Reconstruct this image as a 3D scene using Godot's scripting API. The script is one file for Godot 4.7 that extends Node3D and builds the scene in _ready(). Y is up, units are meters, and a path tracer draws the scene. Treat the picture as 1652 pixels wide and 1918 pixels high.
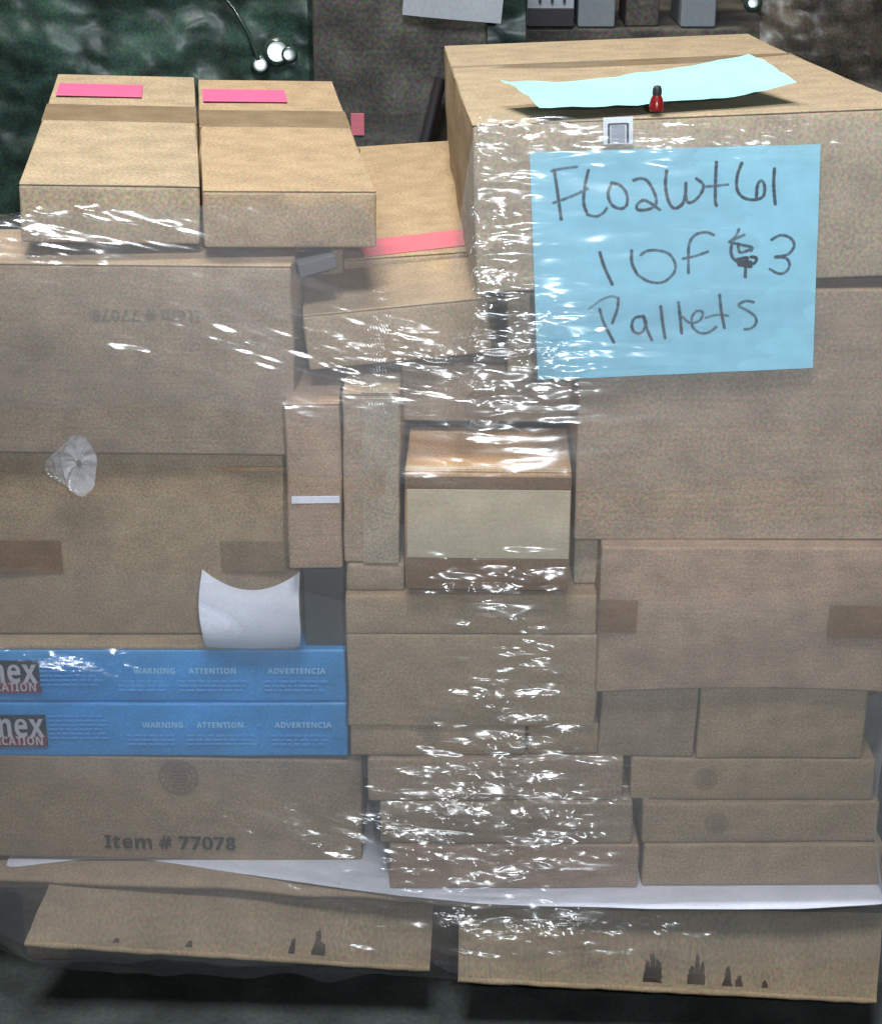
extends Node3D

# ---------------------------------------------------------------- helpers
var used_names := {}
var rng := RandomNumberGenerator.new()
var wobble := FastNoiseLite.new()
var M := {}
var front_planes := []      # front faces of the cartons, over which the film is stretched


func numbered(called: String) -> String:
	if not used_names.has(called):
		used_names[called] = 0
		return called
	used_names[called] += 1
	return "%s_%03d" % [called, used_names[called]]


func tag(o: Node3D, label: String, category: String, group := "") -> void:
	o.set_meta("label", label)
	o.set_meta("category", category)
	if group:
		o.set_meta("group", group)


func thing(called: String, label: String, category: String, at: Vector3, turn := Vector3.ZERO, group := "") -> Node3D:
	var o := Node3D.new()
	o.name = numbered(called)
	add_child(o)
	o.position = at
	o.basis = Basis(Vector3.UP, turn.x) * Basis(Vector3.RIGHT, turn.y) * Basis(Vector3.BACK, turn.z)
	tag(o, label, category, group)
	return o


func part(called: String, mesh: Mesh, mat: Material, parent: Node3D, at := Vector3.ZERO, turn := Vector3.ZERO) -> MeshInstance3D:
	var o := MeshInstance3D.new()
	o.name = called
	o.mesh = mesh
	o.material_override = mat
	o.position = at
	o.rotation = turn
	parent.add_child(o, true)
	return o


func sheet(nu: int, nv: int, f: Callable, closed_normals := true) -> ArrayMesh:
	# a sheet of nu x nv cells; f(u, v) gives its points; u to the right, v up, its front towards +z
	var P := PackedVector3Array()
	var T := PackedVector2Array()
	for j in nv + 1:
		for i in nu + 1:
			P.append(f.call(float(i) / nu, float(j) / nv))
			T.append(Vector2(float(i) / nu, 1.0 - float(j) / nv))
	return from_grid(nu, nv, P, T)


func from_grid(nu: int, nv: int, P: PackedVector3Array, T: PackedVector2Array) -> ArrayMesh:
	var N := PackedVector3Array()
	N.resize(P.size())
	var w := nu + 1
	for j in nv + 1:
		for i in w:
			var a := P[j * w + mini(i + 1, nu)] - P[j * w + maxi(i - 1, 0)]
			var b := P[mini(j + 1, nv) * w + i] - P[maxi(j - 1, 0) * w + i]
			N[j * w + i] = a.cross(b).normalized()
	var I := PackedInt32Array()
	for j in nv:
		for i in nu:
			var k := j * w + i
			I.append_array([k, k + w, k + 1, k + 1, k + w, k + w + 1])
	return arrays(P, N, T, I)


func arrays(P: PackedVector3Array, N: PackedVector3Array, T: PackedVector2Array, I: PackedInt32Array) -> ArrayMesh:
	var A := []
	A.resize(Mesh.ARRAY_MAX)
	A[Mesh.ARRAY_VERTEX] = P
	A[Mesh.ARRAY_NORMAL] = N
	A[Mesh.ARRAY_TEX_UV] = T
	A[Mesh.ARRAY_INDEX] = I
	var m := ArrayMesh.new()
	m.add_surface_from_arrays(Mesh.PRIMITIVE_TRIANGLES, A)
	return m


func ticks(half: float, r: float, n: int) -> Array:
	var s := [-half, -half + 0.3 * r, -half + r]
	for k in range(1, n):
		s.append(lerpf(-half + r, half - r, float(k) / n))
	s.append_array([half - r, half - 0.3 * r, half])
	return s


func soft_box(size: Vector3, r: float, bulge := Vector3.ZERO, n := 2, dents := 0.0, dent_seed := 0.0, arch := 0.0) -> ArrayMesh:
	# a box with rounded edges, faces that swell by bulge and uneven dents; its middle at the origin
	var P := PackedVector3Array()
	var N := PackedVector3Array()
	var T := PackedVector2Array()
	var I := PackedInt32Array()
	var h := size / 2.0
	r = minf(r, minf(h.x, minf(h.y, h.z)) * 0.98)
	for face in 6:
		var ax := face / 2
		var sg := 1.0 if face % 2 == 0 else -1.0
		var au := (ax + 1) % 3
		var av := (ax + 2) % 3
		var su := ticks(h[au], r, n)
		var sv := ticks(h[av], r, n)
		var first := P.size()
		var w := su.size()
		for j in sv.size():
			for i in w:
				var p := Vector3.ZERO
				p[ax] = sg * h[ax]
				p[au] = su[i]
				p[av] = sv[j]
				var q := p.clamp(-h + Vector3.ONE * r, h - Vector3.ONE * r)
				var d := (p - q).normalized()
				var s := q + d * r
				var win: float = (1.0 - pow(su[i] / h[au], 2)) * (1.0 - pow(sv[j] / h[av], 2))
				if bulge[ax] != 0.0:
					s[ax] += sg * bulge[ax] * win
				if dents > 0.0 and ax != 1:
					s[ax] += sg * dents * minf(1.0, 4.0 * win) * wobble.get_noise_3d((s.x + dent_seed) * 9.0, s.y * 9.0, s.z * 9.0 + face * 7.0)
				if dents > 0.001:
					s.x += 0.0016 * wobble.get_noise_3d(s.y * 11.0, s.z * 7.0, dent_seed)
					s.z += 0.0016 * wobble.get_noise_3d(s.x * 8.0, s.y * 11.0, dent_seed + 50.0)
				if arch != 0.0 and s.y < 0.0:
					s.y += arch * (1.0 - pow(s.x / h.x, 2)) * (-s.y / h.y)
				P.append(s)
				N.append(d)
				T.append(Vector2(su[i] / size[au] + 0.5, sv[j] / size[av] + 0.5))
		if bulge[ax] != 0.0 or dents > 0.0:
			for j in range(2, sv.size() - 2):
				for i in range(2, w - 2):
					var a := P[first + j * w + i + 1] - P[first + j * w + i - 1]
					var b := P[first + (j + 1) * w + i] - P[first + (j - 1) * w + i]
					N[first + j * w + i] = a.cross(b).normalized() * sg
		for j in sv.size() - 1:
			for i in w - 1:
				var k := first + j * w + i
				if sg > 0.0:
					I.append_array([k, k + w, k + 1, k + 1, k + w, k + w + 1])
				else:
					I.append_array([k, k + 1, k + w, k + 1, k + w + 1, k + w])
	return arrays(P, N, T, I)


func tube(points: Array, radii: Array, sides := 8) -> ArrayMesh:
	var P := PackedVector3Array()
	var T := PackedVector2Array()
	var n := points.size()
	for k in n:
		var along: Vector3 = (points[mini(k + 1, n - 1)] - points[maxi(k - 1, 0)]).normalized()
		var side := along.cross(Vector3(0.13, 0.2, 0.97)).normalized()
		var up := side.cross(along)
		for i in sides + 1:
			var a := -TAU * i / sides
			P.append(points[k] + (side * cos(a) + up * sin(a)) * radii[k])
			T.append(Vector2(float(i) / sides, float(k) / n))
	return from_grid(sides, n - 1, P, T)


func lathe(profile: Array, sides := 20) -> ArrayMesh:
	# profile: (radius, height) from the bottom up
	var P := PackedVector3Array()
	var T := PackedVector2Array()
	for k in profile.size():
		for i in sides + 1:
			var a := TAU * i / sides
			P.append(Vector3(cos(-a) * profile[k].x, profile[k].y, sin(-a) * profile[k].x))
			T.append(Vector2(float(i) / sides, float(k)))
	return from_grid(sides, profile.size() - 1, P, T)


# ---------------------------------------------------------------- materials
func noise(freq: float, octaves := 3, sd := 1, kind := FastNoiseLite.TYPE_SIMPLEX_SMOOTH) -> FastNoiseLite:
	var n := FastNoiseLite.new()
	n.noise_type = kind
	n.seed = sd
	n.frequency = freq
	n.fractal_octaves = octaves
	return n


func board_texture(base: Color, sd: int, blotch: float, grain: float, chroma: float, flute: float) -> ImageTexture:
	# paper board: blotches, fibres, specks of other fibres, the faint stripes of the flutes beneath
	var S := 512
	var big := noise(0.012, 3, sd).get_seamless_image(S, S)
	var fine := noise(0.16, 2, sd + 1).get_seamless_image(S, S)
	var red := noise(0.14, 1, sd + 2).get_seamless_image(S, S)
	var green := noise(0.13, 1, sd + 3).get_seamless_image(S, S)
	var lines := noise(0.05, 2, sd + 4).get_seamless_image(S, S)
	var a := big.get_data()
	var b := fine.get_data()
	var c := red.get_data()
	var d := green.get_data()
	var e := lines.get_data()
	var out := PackedByteArray()
	out.resize(S * S * 3)
	for y in S:
		for x in S:
			var k := y * S + x
			# lines: stretched ninefold along x
			var row := e[((y * 3) % S) * S + (x / 8) % S] / 255.0 - 0.5
			var v := 1.0 + blotch * (a[k] / 255.0 - 0.5) + grain * (b[k] / 255.0 - 0.5) + flute * row
			var cr := chroma * (c[k] / 255.0 - 0.5)
			var cg := chroma * (d[k] / 255.0 - 0.5)
			out[k * 3] = clampi(int(255.0 * base.r * (v + cr)), 0, 255)
			out[k * 3 + 1] = clampi(int(255.0 * base.g * (v + cg * 0.8 - cr * 0.2)), 0, 255)
			out[k * 3 + 2] = clampi(int(255.0 * base.b * (v - cg * 0.5)), 0, 255)
	return ImageTexture.create_from_image(Image.create_from_data(S, S, false, Image.FORMAT_RGB8, out))


func mat(tint: Color, rough: float, tex: Texture2D = null, scale := 3.0, spec := 0.5) -> StandardMaterial3D:
	var m := StandardMaterial3D.new()
	m.albedo_color = tint
	m.roughness = rough
	m.metallic_specular = spec
	if tex:
		m.albedo_texture = tex
		m.uv1_triplanar = true
		m.uv1_scale = Vector3.ONE * scale
	return m


func grey(v: float) -> Color:
	return Color(v, v, v)


func make_materials() -> void:
	var card := board_texture(Color(0.612, 0.550, 0.464), 11, 0.15, 0.32, 0.20, 0.06)
	var card_two := board_texture(Color(0.614, 0.534, 0.462), 47, 0.17, 0.32, 0.22, 0.11)
	var white := board_texture(Color(0.86, 0.87, 0.90), 71, 0.07, 0.07, 0.07, 0.0)
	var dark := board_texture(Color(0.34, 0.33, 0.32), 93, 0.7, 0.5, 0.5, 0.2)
	var relief := ImageTexture.create_from_image(noise(0.06, 3, 5).get_seamless_image(256, 256))
	for k in 6:
		var t := [Color(1, 1, 1), Color(0.99, 0.99, 0.97), Color(1.0, 0.97, 0.94), Color(0.95, 0.96, 0.94), Color(1.02, 0.985, 0.95), Color(1.01, 0.985, 0.965)][k] as Color
		var m := mat(t, 0.72, card if k % 2 == 0 else card_two, 2.7 + 0.25 * k, 0.4)
		m.uv1_offset = Vector3(0.31 * k, 0.17 * k, 0.23 * k)
		m.heightmap_enabled = true
		m.heightmap_texture = relief
		m.heightmap_scale = 0.06
		M["card%d" % k] = m
	M.warm = mat(Color(1.14, 1.0, 0.84), 0.7, card, 3.1, 0.4)
	M.cut = mat(Color(1.08, 1.06, 1.0), 0.85, card, 3.4, 0.2)
	M.tape = mat(Color(0.84, 0.81, 0.77), 0.32, card, 3.3)
	M.tape_dark = mat(Color(0.80, 0.70, 0.58), 0.4, card_two, 3.3)
	M.tape_brown = mat(Color(0.72, 0.62, 0.54), 0.35, card, 3.3)
	M.tape_pale = mat(Color(1.0, 1.02, 1.06), 0.22, card, 3.3)
	M.beige = mat(Color(0.92, 0.90, 0.86), 0.6, board_texture(Color(0.74, 0.70, 0.63), 21, 0.10, 0.12, 0.12, 0.06), 3.3)
	M.blue = mat(Color(1, 1, 1), 0.42, board_texture(Color(0.25, 0.60, 0.86), 33, 0.14, 0.2, 0.2, 0.05), 3.2)
	M.blue_paper = mat(Color(1, 1, 1), 0.8, board_texture(Color(0.54, 0.75, 0.82), 35, 0.05, 0.07, 0.05, 0.02), 3.2)
	M.pale_paper = mat(Color(1, 1, 1), 0.8, board_texture(Color(0.56, 0.79, 0.81), 36, 0.05, 0.06, 0.05, 0.0), 3.2)
	M.white = mat(Color(0.98, 0.98, 1.0), 0.6, white, 3.0)
	M.sticker = mat(Color(0.9, 0.92, 0.93), 0.5, white, 3.0)
	M.sticker_grey = mat(Color(0.62, 0.64, 0.66), 0.5, white, 3.0)
	M.pink = mat(Color(1.0, 0.42, 0.60), 0.5, white, 5.0)
	M.pink_faded = mat(Color(0.86, 0.46, 0.50), 0.6, white, 5.0)
	M.black = mat(Color(0.12, 0.11, 0.13), 0.6)
	M.ink = mat(Color(0.11, 0.10, 0.10), 0.7)
	M.ink_faint = mat(Color(0.45, 0.415, 0.365), 0.75)
	M.print_dark = mat(Color(0.51, 0.44, 0.37), 0.75)
	M.letter_white = mat(Color(0.80, 0.78, 0.82), 0.5)
	M.letter_pale = mat(Color(0.66, 0.84, 0.96), 0.5)
	M.letter_faint = mat(Color(0.37, 0.67, 0.91), 0.5)
	M.red = mat(Color(0.50, 0.16, 0.19), 0.5)
	M.peg = mat(Color(0.46, 0.07, 0.06), 0.28)
	M.stain = mat(Color(0.80, 0.70, 0.60), 0.8, dark, 6.0)
	M.tray = mat(Color(0.93, 0.92, 0.90), 0.8, card, 2.6, 0.3)
	M.tray_lip = mat(Color(1.0, 0.98, 0.94), 0.85, card, 3.4, 0.2)
	M.foam = mat(Color(0.42, 0.42, 0.42), 0.85, white, 4.0)
	M.gap_shade_board = mat(Color(0.32, 0.32, 0.31), 0.85, white, 4.0)  # dark tone standing in for the shade of the gap
	M.floor = mat(Color(1, 1, 1), 0.75, board_texture(Color(0.29, 0.315, 0.305), 55, 0.45, 0.25, 0.12, 0.0), 1.7)
	M.wood = mat(Color(0.72, 0.66, 0.58), 0.8, card_two, 2.0)
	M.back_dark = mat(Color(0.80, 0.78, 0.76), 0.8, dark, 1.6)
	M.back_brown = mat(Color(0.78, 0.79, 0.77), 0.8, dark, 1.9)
	M.back_grey = mat(Color(0.50, 0.53, 0.54), 0.7, white, 1.8)
	M.back_white = mat(Color(0.66, 0.69, 0.70), 0.6, white, 1.8)
	var bf := mat(Color(0.27, 0.37, 0.34), 0.36, board_texture(Color(0.62, 0.66, 0.64), 61, 0.9, 0.5, 0.5, 0.0), 2.3)
	M.back_film = bf
	M.back_film_brown = mat(Color(0.42, 0.40, 0.37), 0.38, board_texture(Color(0.62, 0.60, 0.58), 63, 0.9, 0.5, 0.5, 0.0), 2.3)
	var film := StandardMaterial3D.new()
	film.transparency = BaseMaterial3D.TRANSPARENCY_ALPHA
	film.albedo_color = Color(0.9, 0.92, 0.95, 0.016)
	film.roughness = 0.18
	M.film = film
	var soft := film.duplicate()
	soft.roughness = 0.22
	soft.albedo_color.a = 0.010
	M.film_soft = soft
	var knot := StandardMaterial3D.new()
	knot.transparency = BaseMaterial3D.TRANSPARENCY_ALPHA
	knot.albedo_color = Color(0.86, 0.87, 0.90, 0.30)
	knot.roughness = 0.10
	knot.albedo_color.a = 0.27
	M.film_thick = knot
	var gloss := mat(Color(0.17, 0.23, 0.21), 0.15)
	M.film_gloss = gloss
	var tail := knot.duplicate()
	tail.albedo_color.a = 0.16
	M.film_tail = tail


# ---------------------------------------------------------------- cartons
func carton(called: String, label: String, at: Vector3, turn_deg: Vector3, size: Vector3, tone: int, o := {}) -> Node3D:
	# at: middle of the lower front edge
	var turn := turn_deg * PI / 180.0
	var t := thing(called, label, "carton", at, turn, o.get("group", ""))
	var m: Material = o.get("mat", M["card%d" % tone])
	var sd := at.x * 31.0 + at.y * 57.0
	var top: float = 0.0016 if o.get("flaps", false) else 0.0
	var bulge: float = o.get("bulge", 0.0025)
	var body := soft_box(Vector3(size.x, size.y - top, size.z), o.get("r", 0.0028), Vector3(bulge, 0.0 if top > 0.0 else bulge * 0.5, bulge), 9, o.get("dents", 0.0022), sd, o.get("arch", 0.0))
	part("body", body, m, t, Vector3(0, (size.y - top) / 2.0, -size.z / 2.0))
	if top > 0.0:
		var seam: float = o.get("seam", 0.5)
		var sag: float = o.get("sag", 0.006)
		var dz := size.z * seam - 0.0012
		var f1 := part("top_flap", soft_box(Vector3(size.x - 0.0006, 0.0018, dz), 0.0008, Vector3(0, 0.0006, 0), 6, 0.0008, sd), m, t)
		f1.position = Vector3(0, size.y - 0.0006 - sag * 0.5, -dz / 2.0 - 0.0006)
		f1.rotation.x = -atan(sag / dz)
		var dz2 := size.z * (1.0 - seam) - 0.0012
		var f2 := part("top_flap", soft_box(Vector3(size.x - 0.0006, 0.0018, dz2), 0.0008, Vector3(0, 0.0006, 0), 6, 0.0008, sd + 5.0), m, t)
		f2.position = Vector3(0, size.y - 0.0006 - sag * 0.5, -size.z + dz2 / 2.0)
		f2.rotation.x = atan(sag / dz2)
		if o.has("tape"):
			var tw: float = o.tape
			var tp := part("packing_tape", soft_box(Vector3(size.x + 0.001, 0.0012, tw), 0.0005, Vector3(0, 0.0012, 0), 3), M.tape, t)
			tp.position = Vector3(0, size.y + 0.0022 - sag * (0.97 - 0.5 * tw / dz2), -size.z * seam - tw * 0.5)
			tp.rotation.x = atan(sag / dz2)
	if o.get("front", true):
		front_planes.append([t.transform, size])
	return t


func text(s: String, height: float, material: Material, parent: Node3D, at: Vector3, called := "lettering", turn := Vector3.ZERO, font := "Droid Sans", weight := 700, align := HORIZONTAL_ALIGNMENT_LEFT) -> MeshInstance3D:
	var m := TextMesh.new()
	var f := SystemFont.new()
	f.font_names = PackedStringArray([font])
	f.font_weight = weight
	m.font = f
	m.text = s
	m.font_size = 32
	m.pixel_size = height / 23.0
	m.depth = 0.0004
	m.curve_step = 2.0
	m.horizontal_alignment = align
	m.vertical_alignment = VERTICAL_ALIGNMENT_CENTER
	return part(called, m, material, parent, at, turn)


func stamp(parent: Node3D, at: Vector3, r: float) -> void:
	# round box maker's mark, printed: rings and lines of ink
	var ring := func(r0: float, r1: float) -> ArrayMesh:
		return sheet(28, 1, func(u: float, v: float): return Vector3(cos(-u * TAU), sin(-u * TAU), 0) * lerpf(r0, r1, v) + Vector3(0, 0, 0.0004))
	part("printed_stamp", ring.call(r * 0.92, r), M.print_dark, parent, at)
	part("printed_stamp", ring.call(r * 0.62, r * 0.70), M.print_dark, parent, at)
	for k in 5:
		var y := r * (-0.42 + 0.21 * k)
		var w := sqrt(r * r * 0.36 - y * y)
		part("printed_stamp", soft_box(Vector3(w * 1.7, r * 0.11, 0.0006), 0.0002), M.print_dark, parent, at + Vector3(0, y, 0.0004))
	for k in 16:
		var a := TAU * k / 16.0
		part("printed_stamp", soft_box(Vector3(r * 0.13, r * 0.09, 0.0006), 0.0002), M.print_dark, parent, at + Vector3(cos(a), sin(a), 0) * r * 0.81 + Vector3(0, 0, 0.0004), Vector3(0, 0, a))


# ---------------------------------------------------------------- handwriting
func note_texture() -> ImageTexture:
	var W := 1024
	var H := 820
	var im := Image.create(W, H, false, Image.FORMAT_RGB8)
	var paper := board_texture(Color(0.54, 0.75, 0.82), 35, 0.05, 0.07, 0.05, 0.02).get_image()
	for y in range(0, H, 512):
		for x in range(0, W, 512):
			im.blit_rect(paper, Rect2i(0, 0, 512, 512), Vector2i(x, y))
	var strokes := [
		[1.0, 110, 160, 125, 260, 148, 430], [0.6, 95, 165, 150, 152, 240, 140], [0.7, 105, 340, 180, 315, 265, 280, 300, 262],
		[1.0, 305, 160, 285, 250, 278, 340, 300, 405], [0.75, 300, 405, 350, 415, 390, 395, 410, 370],
		[0.9, 440, 230, 418, 290, 440, 350, 490, 372, 525, 350, 525, 290, 490, 245, 440, 230],
		[0.9, 565, 215, 610, 205, 650, 225, 690, 300, 690, 350, 650, 375, 590, 378, 585, 350, 620, 325, 660, 340, 715, 378],
		[1.0, 755, 165, 748, 240, 765, 330, 800, 370, 845, 345, 862, 290, 865, 230], [0.9, 862, 290, 875, 335, 910, 330, 950, 290, 965, 240, 925, 205],
		[1.0, 1040, 115, 1035, 230, 1035, 330, 1042, 355], [0.7, 970, 250, 1040, 245, 1105, 238],
		[0.95, 1185, 120, 1160, 190, 1160, 265, 1195, 310, 1260, 322, 1310, 300, 1315, 240, 1295, 215, 1275, 245, 1270, 320],
		[1.0, 1372, 150, 1368, 240, 1378, 345],
		[1.0, 370, 620, 395, 700, 440, 800], [1.0, 553, 610, 555, 680, 585, 745], [0.8, 585, 745, 650, 785, 730, 790, 790, 745, 805, 690, 770, 630, 700, 608, 640, 612, 605, 635],
		[0.8, 1025, 520, 980, 505, 920, 520, 885, 570, 880, 650, 880, 735], [0.7, 850, 655, 920, 640, 990, 615],
		[0.7, 1170, 490, 1150, 530, 1115, 560], [0.7, 1200, 520, 1120, 555], [0.9, 1120, 560, 1180, 575, 1245, 590, 1240, 610],
		[1.0, 1130, 570, 1125, 620, 1145, 660, 1200, 690, 1260, 680, 1270, 650, 1240, 645], [0.8, 1165, 580, 1180, 620, 1240, 600],
		[1.2, 1160, 660, 1220, 650, 1200, 680, 1240, 700, 1170, 690], [1.2, 1170, 670, 1240, 675], [1.0, 1210, 700, 1208, 760],
		[0.8, 1360, 545, 1410, 520, 1465, 535, 1488, 580, 1450, 630, 1380, 645, 1440, 650, 1462, 690, 1440, 730, 1400, 740, 1350, 715],
		[0.9, 368, 945, 390, 1020, 450, 1140], [0.5, 305, 945, 370, 895, 430, 870, 475, 880], [0.9, 475, 880, 470, 940, 440, 1025],
		[0.9, 615, 985, 570, 995, 552, 1040, 570, 1080, 610, 1080, 635, 1030, 618, 980, 640, 1060, 668, 1125],
		[1.0, 720, 930, 730, 1020, 745, 1115], [1.0, 822, 905, 832, 1000, 840, 1085],
		[0.7, 845, 990, 890, 1025, 945, 1010, 962, 965, 930, 955, 900, 990, 905, 1050, 950, 1085, 1000, 1080, 1040, 1050],
		[0.95, 1060, 865, 1070, 960, 1088, 1055], [0.6, 980, 995, 1040, 980, 1110, 985],
		[0.75, 1255, 905, 1210, 900, 1170, 925, 1220, 955, 1265, 990, 1270, 1030, 1240, 1060, 1205, 1065]]
	var streak := noise(0.09, 2, 8)
	var cover := PackedFloat32Array()
	cover.resize(W * H)
	for s in strokes:
		var c := Curve2D.new()
		var n: int = (s.size() - 1) / 2
		var pts := []
		for k in n:
			var v := (float(s[k * 2 + 2]) - 40.0) / 1262.0
			var u := (float(s[k * 2 + 1]) - lerpf(-31, 9, v)) / lerpf(1668, 1591, v)
			v = (float(s[k * 2 + 2]) - lerpf(61, 15, u)) / lerpf(1303, 1279, u)
			pts.append(Vector2(u * W, v * H))
		for k in n:
			var d: Vector2 = (pts[mini(k + 1, n - 1)] - pts[maxi(k - 1, 0)]) / 6.0
			c.add_point(pts[k], -d, d)
		var length := c.get_baked_length()
		var steps := int(length / 1.5) + 1
		for k in steps + 1:
			var p := c.sample_baked(length * k / steps)
			var press := float(s[0]) * (0.82 + 0.3 * streak.get_noise_2d(p.x * 0.6, p.y * 0.6))
			var r := 4.4 + 3.4 * minf(press, 1.0)
			for y in range(maxi(0, int(p.y - r)), mini(H - 1, int(p.y + r)) + 1):
				for x in range(maxi(0, int(p.x - r)), mini(W - 1, int(p.x + r)) + 1):
					var q := 1.0 - (Vector2(x, y) - p).length() / r
					if q > 0.0:
						var a := minf(1.0, q * 2.4) * clampf(press, 0.0, 1.0) * (0.92 + 0.35 * streak.get_noise_2d(x * 3.0, y * 3.0))
						if a > cover[y * W + x]:
							cover[y * W + x] = a
	var ink := Color(0.07, 0.07, 0.10)
	for y in H:
		for x in W:
			var a := cover[y * W + x]
			if a > 0.0:
				im.set_pixel(x, y, im.get_pixel(x, y).lerp(ink, clampf(a, 0, 0.95)))
	return ImageTexture.create_from_image(im)


# ---------------------------------------------------------------- stretch film
func film_depth(step: float, x0: float, x1: float, y0: float, y1: float) -> Array:
	# a membrane pulled over the fronts of the cartons
	var nx := int(round((x1 - x0) / step)) + 1
	var ny := int(round((y1 - y0) / step)) + 1
	var low := PackedFloat32Array()
	low.resize(nx * ny)
	low.fill(-0.13)
	for f in front_planes:
		var tr: Transform3D = f[0]
		var s: Vector3 = f[1]
		var n := tr.basis.z
		var inv := tr.affine_inverse()
		for j in ny:
			for i in nx:
				var p := Vector3(x0 + i * step, y0 + j * step, 0)
				p.z = tr.origin.z - (n.x * (p.x - tr.origin.x) + n.y * (p.y - tr.origin.y)) / n.z
				var l := inv * p
				if absf(l.x) < s.x / 2.0 + step * 0.6 and l.y > -step * 0.6 and l.y < s.y + step * 0.6:
					low[j * nx + i] = maxf(low[j * nx + i], p.z + 0.0045)
	var z := low.duplicate()
	for it in 160:
		for j in ny:
			for i in nx:
				var k := j * nx + i
				var a := z[k - 1] if i > 0 else z[k]
				var b := z[k + 1] if i < nx - 1 else z[k]
				var c := z[k - nx] if j > 0 else z[k]
				var d := z[k + nx] if j < ny - 1 else z[k]
				# pulled sideways far more than up and down
				z[k] = maxf(low[k], (a + b) * 0.28 + (c + d) * 0.22)
	return [nx, ny, z]


func bell(p: Vector2, c: Vector2, s: Vector2) -> float:
	var d := (p - c) / s
	return exp(-0.5 * d.length_squared())


func crumple(p: Vector2) -> float:
	# how tightly the film is bunched up at a place
	var a := 0.11
	a += 1.1 * bell(p, Vector2(0.055, 0.26), Vector2(0.10, 0.06))
	a += 0.9 * bell(p, Vector2(0.065, 0.43), Vector2(0.05, 0.085))
	a += 0.7 * bell(p, Vector2(0.05, 0.538), Vector2(0.07, 0.016))
	a += 1.15 * bell(p, Vector2(0.048, 0.86), Vector2(0.026, 0.10))
	a += 0.7 * bell(p, Vector2(0.10, 0.775), Vector2(0.028, 0.03))
	a += 1.0 * bell(p, Vector2(0.030, 0.765), Vector2(0.090, 0.030))
	a += 0.4 * bell(p, Vector2(-0.06, 0.715), Vector2(0.025, 0.012))
	a += 0.34 * bell(p, Vector2(-0.25, 0.76), Vector2(0.12, 0.03))
	a += 1.1 * bell(p, Vector2(-0.395, 0.885), Vector2(0.03, 0.04))
	a += 0.3 * bell(p, Vector2(-0.28, 0.88), Vector2(0.08, 0.025))
	a += 0.4 * bell(p, Vector2(-0.13, 0.235), Vector2(0.09, 0.035))
	a += 0.9 * bell(p, Vector2(0.10, 0.14), Vector2(0.12, 0.018))
	a += 0.8 * bell(p, Vector2(0.25, 0.965), Vector2(0.10, 0.016))
	a += 1.2 * bell(p, Vector2(-0.39, 0.420), Vector2(0.06, 0.012))
	return minf(a, 1.3)


func film_top(x: float) -> float:
	# the upper border of the wrap: over the small cartons, down into the gap, up to the large carton
	var t := 0.897 + 0.012 * x / 0.3
	t = lerpf(t, 0.845, smoothstep(-0.075, -0.045, x))
	return lerpf(t, 0.984, smoothstep(0.005, 0.035, x))


func film_layer(d: Array, step: float, x0: float, y0: float, area: Rect2, cell: float, off: float, sd: int, amount: float, long := 1.0) -> ArrayMesh:
	var nu := int(area.size.x / cell)
	var nv := int(area.size.y / cell)
	var nx: int = d[0]
	var ny: int = d[1]
	var z: PackedFloat32Array = d[2]
	var wide := noise(1.0, 2, sd)
	var fine := noise(1.0, 2, sd + 1)
	var slow := noise(1.0, 2, sd + 2)
	var edge := noise(1.0, 2, sd + 3)
	var P := PackedVector3Array()
	var T := PackedVector2Array()
	for j in nv + 1:
		for i in nu + 1:
			var u := float(i) / nu
			var v := float(j) / nv
			var x := area.position.x + u * area.size.x
			var y := lerpf(area.position.y, minf(area.end.y, film_top(x)), v)
			# ragged, uneven borders
			y += 0.012 * edge.get_noise_2d(x * 9.0, v * 2.0) * absf(v * 2.0 - 1.0)
			var gx := clampf((x - x0) / step, 0.0, nx - 1.001)
			var gy := clampf((y - y0) / step, 0.0, ny - 1.001)
			var k := int(gy) * nx + int(gx)
			var fx := gx - int(gx)
			var fy := gy - int(gy)
			var base := lerpf(lerpf(z[k], z[k + 1], fx), lerpf(z[k + nx], z[k + nx + 1], fx), fy)
			# bunched in patches, not evenly
			var a := crumple(Vector2(x, y)) * amount * clampf(0.85 + 1.3 * slow.get_noise_2d(x * 13.0 + 40.0, y * 26.0), 0.2, 1.5)
			var tilt := y + 0.18 * x * clampf((0.1 - x) * 3.0, 0.0, 1.0)
			var low := lerpf(1.35, 0.85, clampf((y - 0.2) / 0.7, 0, 1))      # looser towards the pallet
			var h := 0.0038 * wide.get_noise_2d(x * 12.0 / long, tilt * 105.0 / sqrt(long)) * a * low
			h += 0.0011 * fine.get_noise_2d(x * 45.0 / long, y * 150.0) * a * a * low
			h += 0.0046 * slow.get_noise_2d(x * 7.0, tilt * 34.0) * (0.25 + a)
			P.append(Vector3(x, y, base + off + 0.0030 * a + maxf(-0.002 - off, h)))
			T.append(Vector2(u, 1.0 - v))
	return from_grid(nu, nv, P, T)


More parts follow.
